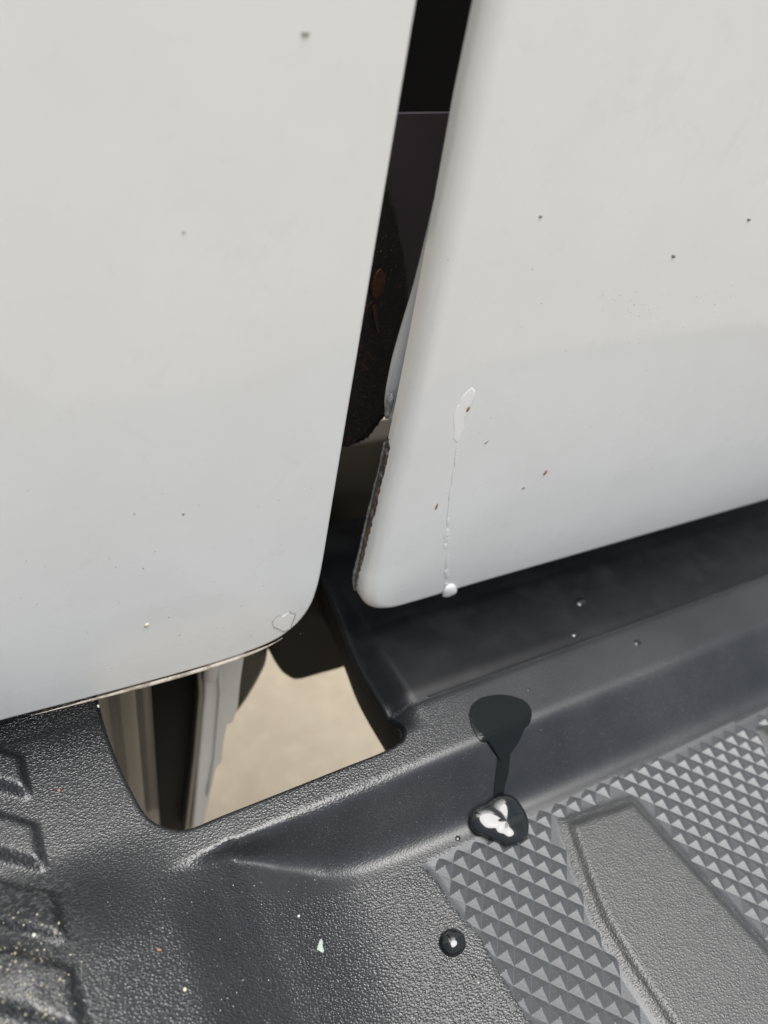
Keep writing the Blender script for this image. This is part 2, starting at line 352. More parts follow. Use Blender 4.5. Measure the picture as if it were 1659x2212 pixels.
def H(x, y, detail=True):
    x = np.asarray(x, float); y = np.asarray(y, float)
    rt = (-.008 - x + (y + .045) * .15) / .050
    ramp = .45 * sstep(rt) + .55 * (np.log1p(np.exp(np.clip(9 * rt, -40, 40))) - np.log1p(np.exp(np.clip(9 * (rt - 1), -40, 40)))) / 9
    P = PZ + (CZ - .0020 - PZ) * ramp
    fy = np.interp(x, _fx, _fy)
    slope = (CZ - PZ) / np.maximum(YC - fy, .0035)
    face = PZ + (y - fy) * slope
    lo = smax(P, face, .0042)
    top = CZ - .0006 * np.exp(-((y + .0238) / .0016) ** 2) + .0003 * sstep((y + .0238) / .005)
    z = smin(lo, top, .0030)
    wl = sstep((-.040 - x) / .022)
    zl = CZ - .0020 + .06 * np.clip(-.045 - x, 0, .045) + .26 * np.clip(-.048 - x, 0, .042) * sstep((-.030 - y) / .030)
    z = z * (1 - wl) + zl * wl
    z = z - .006 * sstep((.0245 - x) / .012) * sstep((y + .0335) / .010) * (x > -.01)
    z = z - .5 * np.maximum(0, (-.185 - y)) - 14 * np.maximum(0, (-.190 - y)) ** 1.5
    if detail:
        pts = np.stack([x.ravel(), y.ravel()], 1); dz = np.zeros(len(pts))
        sF = sdf(pts, FIELD); fz = -.0006 * sstep((sF + .0002) / .0014)
        for pl in PLAT: s_ = sdf(pts, pl); fz = fz * (1 - sstep((s_ + .0022) / .0008)) + .0016 * sstep((s_ + .0002) / .0026)
        dz += fz
        for rb in RIBS: dz += .0030 * sstep(sdf(pts, rb) / .0015)
        z = z + dz.reshape(z.shape)
    return z
def onb(X, Y):
    z = PZ
    for _ in range(14): p = atz(X, Y, z); z = .5 * z + .5 * float(H(p[0], p[1], False))
    p = atz(X, Y, z); return np.array([p[0], p[1], float(H(np.array([p[0]]), np.array([p[1]]))[0])])

hole_c = catmull([(-.0560, .060), (-.0600, .03), (-.0618, .0077), (-.0616, -.0076), (-.0600, -.0215), (-.0583, -.0285), (-.0550, -.0327), (-.0505, -.0352), (-.042, -.0355), (-.0236, -.0354)], 5) + \
    catmull([(-.005, -.0352), (.0060, -.0351), (.0125, -.0338), (.0150, -.0300), (.0148, -.024), (.0146, -.010), (.0150, .000), (.0165, .0120), (.0185, .03), (.0190, .060)], 5)
hole = resample(hole_c, .0012)
hr = .0016
T = np.roll(hole, -1, 0) - np.roll(hole, 1, 0); T /= np.linalg.norm(T, axis=1)[:, None]; HN = np.stack([-T[:, 1], T[:, 0]], 1)
if not inside(hole[40:41] + HN[40:41] * .002, hole)[0]: HN = -HN
HB = hole - HN * hr                                        # flat surface ends here
bx0, bx1, by0, by1 = -.18, .46, -.205, .062
gx = np.concatenate([np.arange(bx0, -.12, .006), np.arange(-.12, .20, .0009), np.arange(.20, .30, .003), np.arange(.30, bx1, .01)])
gy = np.concatenate([np.arange(by0, -.15, .003), np.arange(-.15, .022, .0009), np.arange(.022, by1, .004)])
nx, ny = len(gx), len(gy)
GX, GY = np.meshgrid(gx, gy, indexing='ij'); G = np.stack([GX.ravel(), GY.ravel()], 1)
near = (G[:, 0] > -.07) & (G[:, 0] < .03) & (G[:, 1] > -.045)
keep = np.ones(len(G), bool); idx = np.where(near)[0]
dd = seg_dist(G[idx], HB); ins = inside(G[idx], HB); keep[idx] = (~ins) & (dd > .0005)
# grid quads away from the hole, constrained triangulation around it
cell_near = lambda i, j: (gx[i] > -.068) & (gx[i + 1] < .028) & (gy[j] > -.043)
iA = np.searchsorted(gx, -.068); iB = np.searchsorted(gx, .028); jA = np.searchsorted(gy, -.043)
vid = -np.ones(len(G), int); order = np.where(keep)[0]; vid[order] = np.arange(len(order))
verts2 = [tuple(p) for p in G[order]]; faces = []
I = np.arange(nx * ny).reshape(nx, ny)
for i in range(nx - 1):
    for j in range(ny - 1):
        if iA <= i < iB and j >= jA: continue
        q = (I[i, j], I[i + 1, j], I[i + 1, j + 1], I[i, j + 1]); q = [vid[a] for a in q]
        if min(q) >= 0: faces.append(tuple(q))
# window around the hole
win = [(i, j) for i in range(iA, iB + 1) for j in range(jA, ny)]
wi = [vid[I[i, j]] for i, j in win]; wk = [a for a in wi if a >= 0]
loc = {a: n_ for n_, a in enumerate(wk)}
hb_start = len(wk)
wp = [Vector(verts2[a]) for a in wk] + [Vector(p) for p in HB]
border = [vid[I[i, jA]] for i in range(iA, iB + 1)] + [vid[I[iB, j]] for j in range(jA + 1, ny)]
topR = [vid[I[i, ny - 1]] for i in range(iB - 1, iA - 1, -1)]
topR = [a for a in topR if a >= 0]
topL = [vid[I[iA, j]] for j in range(ny - 2, jA, -1)]
edges = []
nb = len(HB); edges += [(hb_start + i, hb_start + (i + 1) % nb) for i in range(nb)]
vs, es, fs, ov, oe, of = delaunay_2d_cdt(wp, edges, [], 0, 1e-8)
V = np.array([(v[0], v[1]) for v in vs])
remap = [None] * len(V)
base = len(verts2)
for k_, src in enumerate(ov):
    o = src[0] if len(src) else None
    if o is not None and o < hb_start: remap[k_] = wk[o]
    elif o is not None: remap[k_] = base + (o - hb_start)
extra = []
verts2 += [tuple(p) for p in HB]
for k_ in range(len(V)):
    if remap[k_] is None: remap[k_] = len(verts2); verts2.append(tuple(V[k_]))
cent = np.array([V[list(f)].mean(0) for f in fs]); inn = inside(cent, HB)
x_lo, x_hi, y_lo, y_hi = gx[iA], gx[iB], gy[jA], gy[-1]
for f, bad in zip(fs, inn):
    if not bad: faces.append(tuple(remap[a] for a in f))
P2 = np.array(verts2); Z = H(P2[:, 0], P2[:, 1])
bverts = [(P2[i, 0], P2[i, 1], Z[i]) for i in range(len(P2))]
prev = [base + i for i in range(nb)]
zb = Z[base:base + nb]
for kk in range(1, 7):
    ph = math.pi / 2 * kk / 6; cur = []
    for i in range(nb):
        q = HB[i] + HN[i] * hr * math.sin(ph); cur.append(len(bverts)); bverts.append((q[0], q[1], zb[i] - hr * (1 - math.cos(ph))))
    for i in range(nb): j = (i + 1) % nb; faces.append((prev[i], prev[j], cur[j], cur[i]))
    prev = cur
cur = []
for i in range(nb): v = bverts[prev[i]]; cur.append(len(bverts)); bverts.append((v[0] + (.0050 if v[0] > .012 else 0), v[1], v[2] - (.022 if v[0] > .010 else .012)))
for i in range(nb): j = (i + 1) % nb; faces.append((prev[i], prev[j], cur[j], cur[i]))
# front skirt of the bumper
fr = [I[i, 0] for i in range(nx)]; a_ = [vid[q] for q in fr]; b_ = []
for q in a_: v = bverts[q]; b_.append(len(bverts)); bverts.append((v[0], v[1] - .01, -.09))
for i in range(nx - 1): faces.append((a_[i], a_[i + 1], b_[i + 1], b_[i]))
# materials per face: 0 grained, 1 smooth (pyramid field, bands), 2 riser face
cc = np.array([np.mean([bverts[q][:2] for q in f], 0) for f in faces]); fm = np.zeros(len(faces), int)
fyc = np.interp(cc[:, 0], _fx, _fy)
onface = (cc[:, 1] < YC + .0010) & (cc[:, 1] > fyc - .0045) & (cc[:, 0] > -.034)
plm = np.zeros(len(cc), bool)
for pl in PLAT: plm |= sdf(cc, pl) > -.0020
fld = (sdf(cc, FIELD) > .0) & ~plm
fm[fld & ~onface] = 1
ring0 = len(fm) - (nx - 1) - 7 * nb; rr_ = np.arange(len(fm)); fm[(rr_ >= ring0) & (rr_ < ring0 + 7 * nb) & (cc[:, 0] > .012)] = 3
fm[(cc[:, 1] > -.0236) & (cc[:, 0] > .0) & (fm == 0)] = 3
fm[len(fm) - (nx - 1) - nb:len(fm) - (nx - 1)] = 2
me = bpy.data.meshes.new('bumper'); me.from_pydata(bverts, [], faces)
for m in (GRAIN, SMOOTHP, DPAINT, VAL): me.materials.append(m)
me.polygons.foreach_set('material_index', fm.tolist())
bm = bmesh.new(); bm.from_mesh(me); bmesh.ops.recalc_face_normals(bm, faces=bm.faces)
if sum(f.normal.z for f in list(bm.faces)[:2000]) < 0: bmesh.ops.reverse_faces(bm, faces=bm.faces)
bm.to_mesh(me); bm.free(); me.polygons.foreach_set('use_smooth', [True] * len(me.polygons)); me.update()
vx = np.array([v.co[:] for v in me.vertices]); gr = np.ones(len(vx))
ff_ = np.interp(vx[:, 0], _fx, _fy)
gr -= .72 * sstep((vx[:, 0] + .050) / .02) * sstep((YC + .003 - vx[:, 1]) / .004) * sstep((vx[:, 1] - ff_ + .008) / .005)
gr -= .40 * sstep((vx[:, 0] - .0) / .05)
gr -= .42 * sstep((-.012 - vx[:, 0]) / .03) * (1 - .55 * sstep((-.040 - vx[:, 1]) / .045))
gr -= .35 * sstep((vx[:, 1] + .046) / .004) * sstep((vx[:, 0] + .005) / .02)
at = me.attributes.new('grain', 'FLOAT', 'POINT'); at.data.foreach_set('value', np.clip(gr, 0, 1))
bumper = link(bpy.data.objects.new('bumper', me), truck); bumper['label'] = 'black grained plastic bumper step pad with an opening beside the tailgate'

# pyramids of the tread
u1 = np.array([.00308, -.00365]); u2 = np.array([.00300, .00368])
o0 = atz((1450 + 350 * 300 / 1659) * .73733, (2650 + 370 * 300 / 1659) * .73733, PZ)[:2]
hz = .00115
pv = [(0, 0, 0), (*u1, 0), (*(u1 + u2), 0), (*u2, 0), (*((u1 + u2) / 2), hz)]
top = []
# slightly blunted tip
pvv = [Vector(v) for v in pv[:4]]; ctr = Vector(pv[4])
tipr = [ctr + (Vector((v.x, v.y, 0)) - Vector((ctr.x, ctr.y, 0))) * .09 - Vector((0, 0, hz * .085)) for v in pvv]
foot = [Vector((v.x, v.y, 0)) + (Vector((ctr.x, ctr.y, 0)) - Vector((v.x, v.y, 0))) * .02 for v in pvv]
low = [v + Vector((0, 0, -.0006)) for v in foot]
vv = low + foot + tipr
ffs = []
for i in range(4): j = (i + 1) % 4; ffs += [(i, j, 4 + j, 4 + i), (4 + i, 4 + j, 8 + j, 8 + i)]
ffs.append((8, 9, 10, 11))
pm = bpy.data.meshes.new('pyramid'); pm.from_pydata([tuple(v) for v in vv], [], ffs); pm.materials.append(SMOOTHP)
bm = bmesh.new(); bm.from_mesh(pm); bmesh.ops.recalc_face_normals(bm, faces=bm.faces); bm.to_mesh(pm); bm.free()
cells = []
cc_ = (u1 + u2) / 2
for a in range(-80, 160):
    for b in range(-80, 160):
        p = o0 + a * u1 + b * u2
        if .0 < p[0] < .40 and -.168 < p[1] < -.055: cells.append(p)
cells = np.array(cells); cen = cells + cc_
ok = sdf(cen, FIELD) > .0012
for pl in PLAT: ok &= sdf(cen, pl) < -.0034
cells = cells[ok]; cen = cen[ok]
def proj(p):
    v = p - CAM; c = np.array([v @ np.array([AX[0], AY[0], AZ[0]]), v @ np.array([AX[1], AY[1], AZ[1]]), v @ np.array([AX[2], AY[2], AZ[2]])])
    return 384 + 769 * c[0] / -c[2], 512 - 769 * c[1] / -c[2], -c[2]
pj = np.array([proj(np.array([c[0], c[1], PZ])) for c in cen])
vis = (pj[:, 0] > -8) & (pj[:, 0] < 776) & (pj[:, 1] < 1034) & (pj[:, 1] > 600) & (pj[:, 2] > 0)
dist = np.where(vis, pj[:, 2], 9.); order = np.argsort(dist); nvis = int(vis.sum())
sel = order[:min(300, nvis)]; rest = [i for i in order[len(sel):]]
Zf = PZ - .00055
for i in sel:
    o = bpy.data.objects.new('pyramid', pm); o.location = (cells[i][0], cells[i][1], Zf); link(o, bumper)
rv = []; rf = []
for i in rest:
    bofs = len(rv)
    for v in vv: rv.append((v.x + cells[i][0], v.y + cells[i][1], v.z + Zf))
    rf += [tuple(q + bofs for q in f) for f in ffs]
if rest:
    o = mesh_obj('pyramid_tread', rv, rf, SMOOTHP, bumper, smooth=False); o['kind'] = 'stuff'
    bm = bmesh.new(); bm.from_mesh(o.data); bmesh.ops.recalc_face_normals(bm, faces=bm.faces); bm.to_mesh(o.data); bm.free()
print('pyramids visible', nvis, 'total', len(cells))

# ------------------------------------------------------------------ things inside the gap and under the body
def slab(name, poly_xz, y0, y1, mat, parent, bev=.0015, lean=0.0):
    """thick plate from an x,z outline at depth y0..y1 with bevelled edges"""
    P = np.array(poly_xz, float)
    area = 0.5 * np.sum(P[:, 0] * np.roll(P[:, 1], -1) - np.roll(P[:, 0], -1) * P[:, 1])
    if area < 0: P = P[::-1]
    T = np.roll(P, -1, 0) - np.roll(P, 1, 0); T /= np.linalg.norm(T, axis=1)[:, None]; N = np.stack([-T[:, 1], T[:, 0]], 1); n = len(P)
    rings = [(bev, y0), (bev * .3, y0 + bev * .3), (0, y0 + bev), (0, y1)]
    vs_ = []; fs_ = []
    for ins_, y in rings:
        for i in range(n): q = P[i] + N[i] * ins_; vs_.append((q[0], y + lean * q[1], q[1]))
    for k_ in range(3):
        for i in range(n): j = (i + 1) % n; fs_.append((k_ * n + i, k_ * n + j, (k_ + 1) * n + j, (k_ + 1) * n + i))
    fs_.append(tuple(range(n))[::-1]); fs_.append(tuple(3 * n + i for i in range(n)))
    o = mesh_obj(name, vs_, fs_, mat, parent, smooth=False)
    bm = bmesh.new(); bm.from_mesh(o.data); bmesh.ops.recalc_face_normals(bm, faces=bm.faces); bm.to_mesh(o.data); bm.free()
    o.data.polygons.foreach_set('use_smooth', [len(p.vertices) == 4 for p in o.data.polygons]); return o
def py(pts, y): return [tuple(aty(a, b, y)[[0, 2]]) for a, b in pts]
def box(name, a, b, mat, parent):
    (x0, y0, z0), (x1, y1, z1) = a, b
    v = [(x0, y0, z0), (x1, y0, z0), (x1, y1, z0), (x0, y1, z0), (x0, y0, z1), (x1, y0, z1), (x1, y1, z1), (x0, y1, z1)]
    o = mesh_obj(name, v, [(0, 3, 2, 1), (4, 5, 6, 7), (0, 1, 5, 4), (1, 2, 6, 5), (2, 3, 7, 6), (3, 0, 4, 7)], mat, parent, smooth=False)
    m = o.modifiers.new('edge', 'BEVEL'); m.width = .002; m.segments = 3; return o
# added black wall and floor behind everything, put in to keep the gap dark
box('gap_dark_backing', (-.19, .10, .055), (.5, .108, .62), BLACK, truck)
box('gap_dark_floor', (-.12, .12, .05), (.40, .24, .06), BLACK, truck)
# lamp housing: dark plastic pillar, top edge visible across the gap
slab('lamp_housing', py([(700, 248), (900, 245), (1100, 243), (1100, 700), (700, 820)], .046), .046, .0475, HOUSING, truck, .0001)
# black rusty bracket with the curved front edge
arc = [(700, 250), (815, 345), (845, 410), (862, 470), (877, 540), (885, 610), (888, 680), (884, 760), (872, 830), (862, 880), (845, 893), (832, 903), (815, 925), (800, 945), (785, 955), (768, 962), (752, 968), (700, 985)]
arc = [tuple(p) for p in catmull(arc, 4)]
arc = [(a, b + (math.sin(i * 2.3) * 2.5 if b > 885 else 0)) for i, (a, b) in enumerate(arc)]
o = slab('rusty_bracket', py(arc, .035), .035, .045, RUSTB, truck, .0012)
ap = [aty(a, b, .0452) for a, b in arc if 395 < b < 700]

k = MatB('fresh_rust'); k.set(base=k.mix(k.noise(700, 4), (.12, .030, .012), (.03, .014, .008)), rough=.5, normal=k.bump(k.noise(800, 4), .0008)); RU = k.m
slab('rust_patch', py([(812, 590), (824, 580), (834, 596), (832, 622), (822, 640), (808, 646), (802, 620)], .0343), .0343, .0352, RU, o, .0004)
slab('rust_patch', py([(806, 662), (812, 656), (816, 690), (822, 720), (818, 722), (810, 696)], .0345), .0345, .0352, RU, o, .0003)
# lumps of dirt and rust on it
lum = []
for i in range(90):
    t = random.random(); X = np.interp(t, [0, .5, 1], [838, 800, 775]) + random.gauss(0, 13); Y = 520 + 430 * t + random.gauss(0, 12)
    lum.append((X, Y))
lv = []; lf = []
for X, Y in lum:
    p = aty(X, Y, .0352); r = random.uniform(.00012, .0004); b0 = len(lv)
    for k_ in range(5): a = k_ * 1.257 + random.random(); lv.append((p[0] + r * math.cos(a), .0353, p[2] + r * math.sin(a) * 1.6))
    lv.append((p[0], .0350 - r * .8, p[2])); lf += [(b0 + k_, b0 + (k_ + 1) % 5, b0 + 5) for k_ in range(5)]
dm = mesh_obj('rust_grains', lv, lf, flat('rust_grain', (.22, .14, .08), .3), o, smooth=False); dm['kind'] = 'stuff'
# black plastic bracket hanging below the gap
hb_ = [tuple(p) for p in catmull([(560, 1235), (575, 1330), (592, 1420), (606, 1450), (622, 1468), (645, 1474), (690, 1462), (745, 1446), (800, 1420)], 4)]
slab('hanging_bracket', py(hb_ + [(840, 1300), (840, 1245), (700, 1235)], .036), .036, .060, DPAINT, truck, .003)
# frame rail further in
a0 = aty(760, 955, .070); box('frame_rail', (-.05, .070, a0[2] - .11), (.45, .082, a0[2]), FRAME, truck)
# painted steel bracket with pale flange seen through the opening
prof = [(-.100, .006), (-.078, .014), (-.068, .0195), (-.0635, .0235), (-.0605, .0285), (-.0575, .0300), (-.0545, .0285), (-.0515, .0265), (-.0485, .0268), (-.0455, .0295), (-.041, .0322)]
pc = catmull(prof, 4); vs_ = []; fs_ = []
zz = np.linspace(.005, -.30, 14)
for z in zz:
    for x, y in pc: vs_.append((x + .02 * max(0, -z - .05) * 1.0, y, z))
m_ = len(pc)
for i in range(len(zz) - 1):
    for q in range(m_ - 1): a = i * m_ + q; fs_.append((a, a + 1, a + m_ + 1, a + m_))
br = mesh_obj('body_bracket', vs_, fs_, METAL, truck)
slab('web', [(-.0425, .005), (-.0425, -.30), (-.0255, -.30), (-.0255, .005)], .0318, .0345, DPAINT, br, .0008)
fl_out = [(438, 1380), (440, 1500), (428, 1640), (412, 1800), (436, 1800), (452, 1735), (468, 1660), (480, 1648), (486, 1600), (492, 1568), (505, 1560), (516, 1530), (522, 1470), (532, 1400)]
slab('flange', py(fl_out, .0275), .0275, .0310, PALE, br, .0012)
slab('flange_lip', py([(424, 1380), (430, 1500), (418, 1640), (398, 1800), (408, 1800), (428, 1640), (440, 1500), (434, 1380)], .0262), .0262, .0312, METAL, br, .0006)
slab('flange_rib', py([(466, 1380), (474, 1500), (462, 1640), (446, 1720), (450, 1722), (468, 1640), (481, 1500), (476, 1380)], .0262), .0262, .0312, PALE, br, .0005)
p0 = aty(458, 1450, .0255)
strip('bolt', [(p0[0], .0262, p0[2] + .018), (p0[0], .0262, p0[2] + .004), (p0[0] - .0002, .0262, p0[2] - .004), (p0[0] - .0002, .0264, p0[2] - .0062)], [.0026, .0026, .0024, .0008], PALE, br, 0, 12)
# curved black rubber guard behind the flange
rg = [tuple(p) for p in catmull([(588, 1380), (583, 1430), (568, 1465), (545, 1505), (522, 1538), (500, 1562), (480, 1580)], 4)]
slab('rubber_guard', py(rg + [(450, 1580), (450, 1380)], .046), .046, .075, RUBBER, truck, .004)

# ------------------------------------------------------------------ water
def surf_normal(x, y):
    e = .0006; hx = (H(x + e, y, False) - H(x - e, y, False)) / (2 * e); hy = (H(x, y + e, False) - H(x, y - e, False)) / (2 * e)
    n = np.array([-float(hx), -float(hy), 1]); return n / np.linalg.norm(n)
def blob(name, ctr, rim, height, mat, parent=None, surf=None, power=.5, sink=.0004, rings=12, bumps=0.0, seed=0):
    """domed liquid: ctr and rim are picture-space guides laid on the real surface"""
    r_ = random.Random(seed); rim = [tuple(p) for p in catmull(list(rim) + [rim[0]], 4)][:-1]; n = len(rim)
    vs_ = []; fs_ = []
    ph = [r_.random() * 6.28 for _ in range(4)]
    def put(X, Y, h):
        p = surf(X, Y); nrm = SN(p); return p + nrm * h
    c0 = put(*ctr, height); vs_.append(c0)
    for k_ in range(1, rings + 1):
        t = math.sin(k_ / rings * math.pi / 2)
        for i, (X, Y) in enumerate(rim):
            a = 2 * math.pi * i / n
            hh = height * (max(0, 1 - t * t) ** power) * (1 + bumps * t * (math.sin(3 * a + ph[0]) * .6 + math.sin(5 * a + ph[1]) * .4))
            if k_ == rings: hh = -sink
            vs_.append(put(ctr[0] + (X - ctr[0]) * t, ctr[1] + (Y - ctr[1]) * t, hh))
    for i in range(n): fs_.append((0, 1 + i, 1 + (i + 1) % n))
    for k_ in range(rings - 1):
        for i in range(n): a = 1 + k_ * n; b = a + n; j = (i + 1) % n; fs_.append((a + i, b + i, b + j, a + j))
    # sunk underside closes the body
    bc = len(vs_); vs_.append(put(*ctr, -sink * 1.5)); a = 1 + (rings - 1) * n
    for i in range(n): fs_.append((bc, a + (i + 1) % n, a + i))
    o = mesh_obj(name, vs_, fs_, mat, parent)
    bm = bmesh.new(); bm.from_mesh(o.data); bmesh.ops.recalc_face_normals(bm, faces=bm.faces); bm.to_mesh(o.data); bm.free(); return o
def SN_b(p): return surf_normal(p[0], p[1])
SN = SN_b
def onb_s(X, Y):
    z = CZ
    for _ in range(22): p = atz(X, Y, z); z = .6 * z + .4 * float(H(p[0], p[1], False))
    p = atz(X, Y, z); return np.array([p[0], p[1], float(H(p[0], p[1], False))])
trickle = empty('water_trickle', tuple(onb_s(1075, 1790)))
tag(trickle, 'water pooled on the bumper ledge, running down into a large drop at its foot', 'water')
def place_local(o, par):
    o.data.transform(Matrix.Translation(-Vector(par.location)))
el = [(1012, 1545), (1018, 1524), (1038, 1508), (1070, 1501), (1100, 1502), (1130, 1512), (1147, 1530), (1148, 1552), (1136, 1572), (1095, 1588), (1060, 1602), (1038, 1602), (1020, 1575)]
o = blob('pool', (1080, 1540), el, .00035, WET, trickle, onb_s, .22, seed=1); place_local(o, trickle)
rn = [(1046, 1596), (1085, 1580), (1134, 1560), (1122, 1600), (1106, 1620), (1101, 1642), (1098, 1672), (1090, 1700), (1086, 1735), (1070, 1735), (1066, 1715), (1069, 1680), (1073, 1650), (1072, 1625), (1062, 1610)]
o = blob('runnel', (1084, 1650), rn, .00040, WET, trickle, onb_s, .35, seed=2); place_local(o, trickle)
dr = [(1004, 1778), (1012, 1756), (1030, 1742), (1050, 1735), (1064, 1722), (1085, 1712), (1108, 1718), (1124, 1738), (1138, 1762), (1142, 1790), (1136, 1815), (1116, 1826), (1090, 1830), (1068, 1822), (1045, 1810), (1018, 1802)]
SN = lambda p: np.array([.02, -.42, .907])
o = blob('drop', (1078, 1776), dr, .0046, DROPM, trickle, onb_s, .5, bumps=.10, rings=20, seed=3); place_local(o, trickle); SN = SN_b
mm = o.modifiers.new('soften', 'SMOOTH'); mm.factor = .8; mm.iterations = 14
def round_drop(X, Y, rx, ry, h, label, mat=None, n=14, seed=0):
    ang = [2 * math.pi * i / n for i in range(n)]; r_ = random.Random(seed)
    rim = [(X + rx * math.cos(a) * (1 + r_.uniform(-.04, .04)), Y + ry * math.sin(a) * (1 + r_.uniform(-.04, .04))) for a in ang]
    o = blob('water_drop', (X, Y), rim, h, mat or DROPM, None, onb_s, .5, rings=14, seed=seed); c = onb_s(X, Y)
    o.data.transform(Matrix.Translation(-Vector(c))); o.location = tuple(c); tag(o, label, 'water drop'); return o
round_drop(977, 2037, 29, 31, .0027, 'round water drop alone on the grained pad left of the tread', seed=11)
round_drop(989, 1811, 6, 6, .0004, 'tiny water droplet just left of the large drop', seed=12)
round_drop(1024, 2110, 5, 4, .0003, 'tiny droplet low on the pad right of the round drop', seed=13)
round_drop(1142, 1490, 4, 3, .0002, 'tiny droplet above the pool on the ledge', seed=14)
round_drop(1254, 1300, 11, 9, .0006, 'blurred droplet on the dark ledge, nearest under the tailgate edge', seed=15)
round_drop(1242, 1371, 8, 7, .0005, 'blurred droplet on the dark ledge below the larger one', seed=16)
round_drop(1377, 1388, 8, 6, .0004, 'blurred droplet on the dark ledge furthest right', seed=17)

# dried runs on the tailgate face
def ont(X, Y):
    p = aty(X, Y, 0.0); d = seg_dist(np.array([[p[0], p[2]]]), TP)[0]; y = .0016 * math.exp(-d / .012); p = aty(X, Y, y); p[1] = y; return p
TP = np.array(outt); QP = np.array(outl)
def onq(X, Y):
    p = aty(X, Y, 0.0); d = seg_dist(np.array([[p[0], p[2]]]), QP)[0]; y = .0024 * math.exp(-d / .017); p = aty(X, Y, y); p[1] = y; return p
def wall_blob(name, ctr, rim, h, mat, surf, label=None, cat=None, parent=None, power=.5, seed=0, kind=None):
    global SN
    SN = lambda p: np.array([0, -1., 0]); o = blob(name, ctr, rim, h, mat, parent, surf, power, .00005, 8, 0, seed); SN = SN_b
    if label:
        c = surf(*ctr); o.data.transform(Matrix.Translation(-Vector(c))); o.location = tuple(c); tag(o, label, cat, kind=kind)
    return o
wall_blob('soap_streak', (996, 885), [(1020, 836), (1028, 846), (1024, 862), (1018, 874), (1008, 884), (1010, 894), (1002, 908), (1000, 920), (1003, 930), (996, 940), (992, 954), (986, 957), (979, 948), (981, 930), (979, 915), (980, 898), (986, 880), (992, 872), (997, 858), (1010, 843)], .00009, SOAP, ont, 'white dried soap streak with a tan fleck at its side on the tailgate', 'streak', power=.3)
dr_ = empty('dried_drip', tuple(ont(965, 1220))); tag(dr_, 'broken thin vertical line of dried drips on the tailgate ending at its lower edge', 'drip')
for i, (cx, cy, wx, wy) in enumerate([(985, 985, 2.5, 26), (978, 1030, 2, 22), (972, 1070, 2.5, 22), (968, 1105, 2, 18), (968, 1128, 4, 10), (965, 1158, 6, 16), (962, 1180, 4, 6), (966, 1215, 4, 18), (965, 1240, 6, 10), (964, 1268, 4, 10)]):
    r_ = random.Random(i); rim = [(cx + wx * math.cos(a) * r_.uniform(.7, 1.2) - (wy * .12) * math.sin(a), cy + wy * math.sin(a)) for a in [k_ * math.pi / 5 for k_ in range(10)]]
    o = wall_blob('drip_bead', (cx, cy), rim, .00012, RUN, ont, parent=dr_, power=.4, seed=i); place_local(o, dr_)
rim = [(955, 1288), (958, 1274), (968, 1264), (980, 1262), (987, 1272), (984, 1281), (975, 1286), (964, 1290)]
o = wall_blob('drip_end', (972, 1276), rim, .0011, SOAP, ont, parent=dr_, power=.5, seed=9); place_local(o, dr_)

# paint chip near the lower corner of the quarter panel
chip = [(588, 1345), (594, 1336), (603, 1331), (611, 1331), (617, 1328), (626, 1322), (629, 1326), (637, 1327), (636, 1335), (633, 1342), (630, 1350), (628, 1358), (620, 1362), (612, 1364), (600, 1358), (592, 1355)]
c0 = onq(612, 1344)
def ribbon(name, pts, wid, mat, surf, parent, lift=.00006):
    vs_ = []; fs_ = []; n = len(pts)
    for i, (X, Y) in enumerate(pts):
        p = surf(X, Y); q = surf(*pts[min(n - 1, i + 1)]) - surf(*pts[max(0, i - 1)]); t = np.array([q[0], q[2]]); t /= np.linalg.norm(t) + 1e-12
        w_ = wid * random.uniform(.3, 1.2); nx_ = np.array([-t[1], t[0]]) * w_
        vs_ += [(p[0] + nx_[0], p[1] + .00002, p[2] + nx_[1]), (p[0], p[1] - lift, p[2]), (p[0] - nx_[0], p[1] + .00002, p[2] - nx_[1])]
    for i in range(n - 1): a = i * 3; fs_ += [(a, a + 1, a + 4, a + 3), (a + 1, a + 2, a + 5, a + 4)]
    return mesh_obj(name, vs_, fs_, mat, parent)
cp = [tuple(p) for p in catmull(chip, 3)]
cp = [(a + random.gauss(0, .35), b + random.gauss(0, .35)) for a, b in cp]
CHP = quarter
o = wall_blob('paint_chip', (610, 1345), [(610 + (a - 610) * .98, 1345 + (b - 1345) * .98) for a, b in chip], .00002, CHIPF, onq, parent=quarter, power=.2)
ribbon('chip_edge', cp[0:9], .00010, CHIPM, onq, quarter); ribbon('chip_edge', cp[14:30], .00013, CHIPM, onq, quarter); ribbon('chip_edge', cp[29:40], .00016, CHIPM, onq, quarter); ribbon('chip_edge', cp[42:], .00007, CHIPM, onq, quarter)

# ------------------------------------------------------------------ flecks
def fleck(name, pts, h, mat, surf, label, cat, wall=True, group=None, seed=0):
    X = sum(p[0] for p in pts) / len(pts); Y = sum(p[1] for p in pts) / len(pts)
    if wall: return wall_blob(name, (X, Y), pts, h, mat, surf, label, cat, seed=seed)
    o = blob(name, (X, Y), pts, h, mat, None, surf, .5, .00005, 4, 0, seed); c = surf(X, Y); o.data.transform(Matrix.Translation(-Vector(c))); o.location = tuple(c)
    return tag(o, label, cat)
def oval(X, Y, a, b, ang):
    return [(X + a * math.cos(t) * math.cos(ang) - b * math.sin(t) * math.sin(ang), Y + a * math.cos(t) * math.sin(ang) + b * math.sin(t) * math.cos(ang)) for t in [k_ * math.pi / 4 for k_ in range(8)]]
fleck('seed_husk', oval(317, 1350, 6, 3.2, -.4), .0004, SEED, onq, 'pale straw coloured seed stuck low on the left body panel', 'seed')
fleck('dirt_fleck', oval(1011, 884, 7.5, 2.4, -.95), .0003, TAN, ont, 'tan fleck touching the right side of the white soap streak', 'fleck')
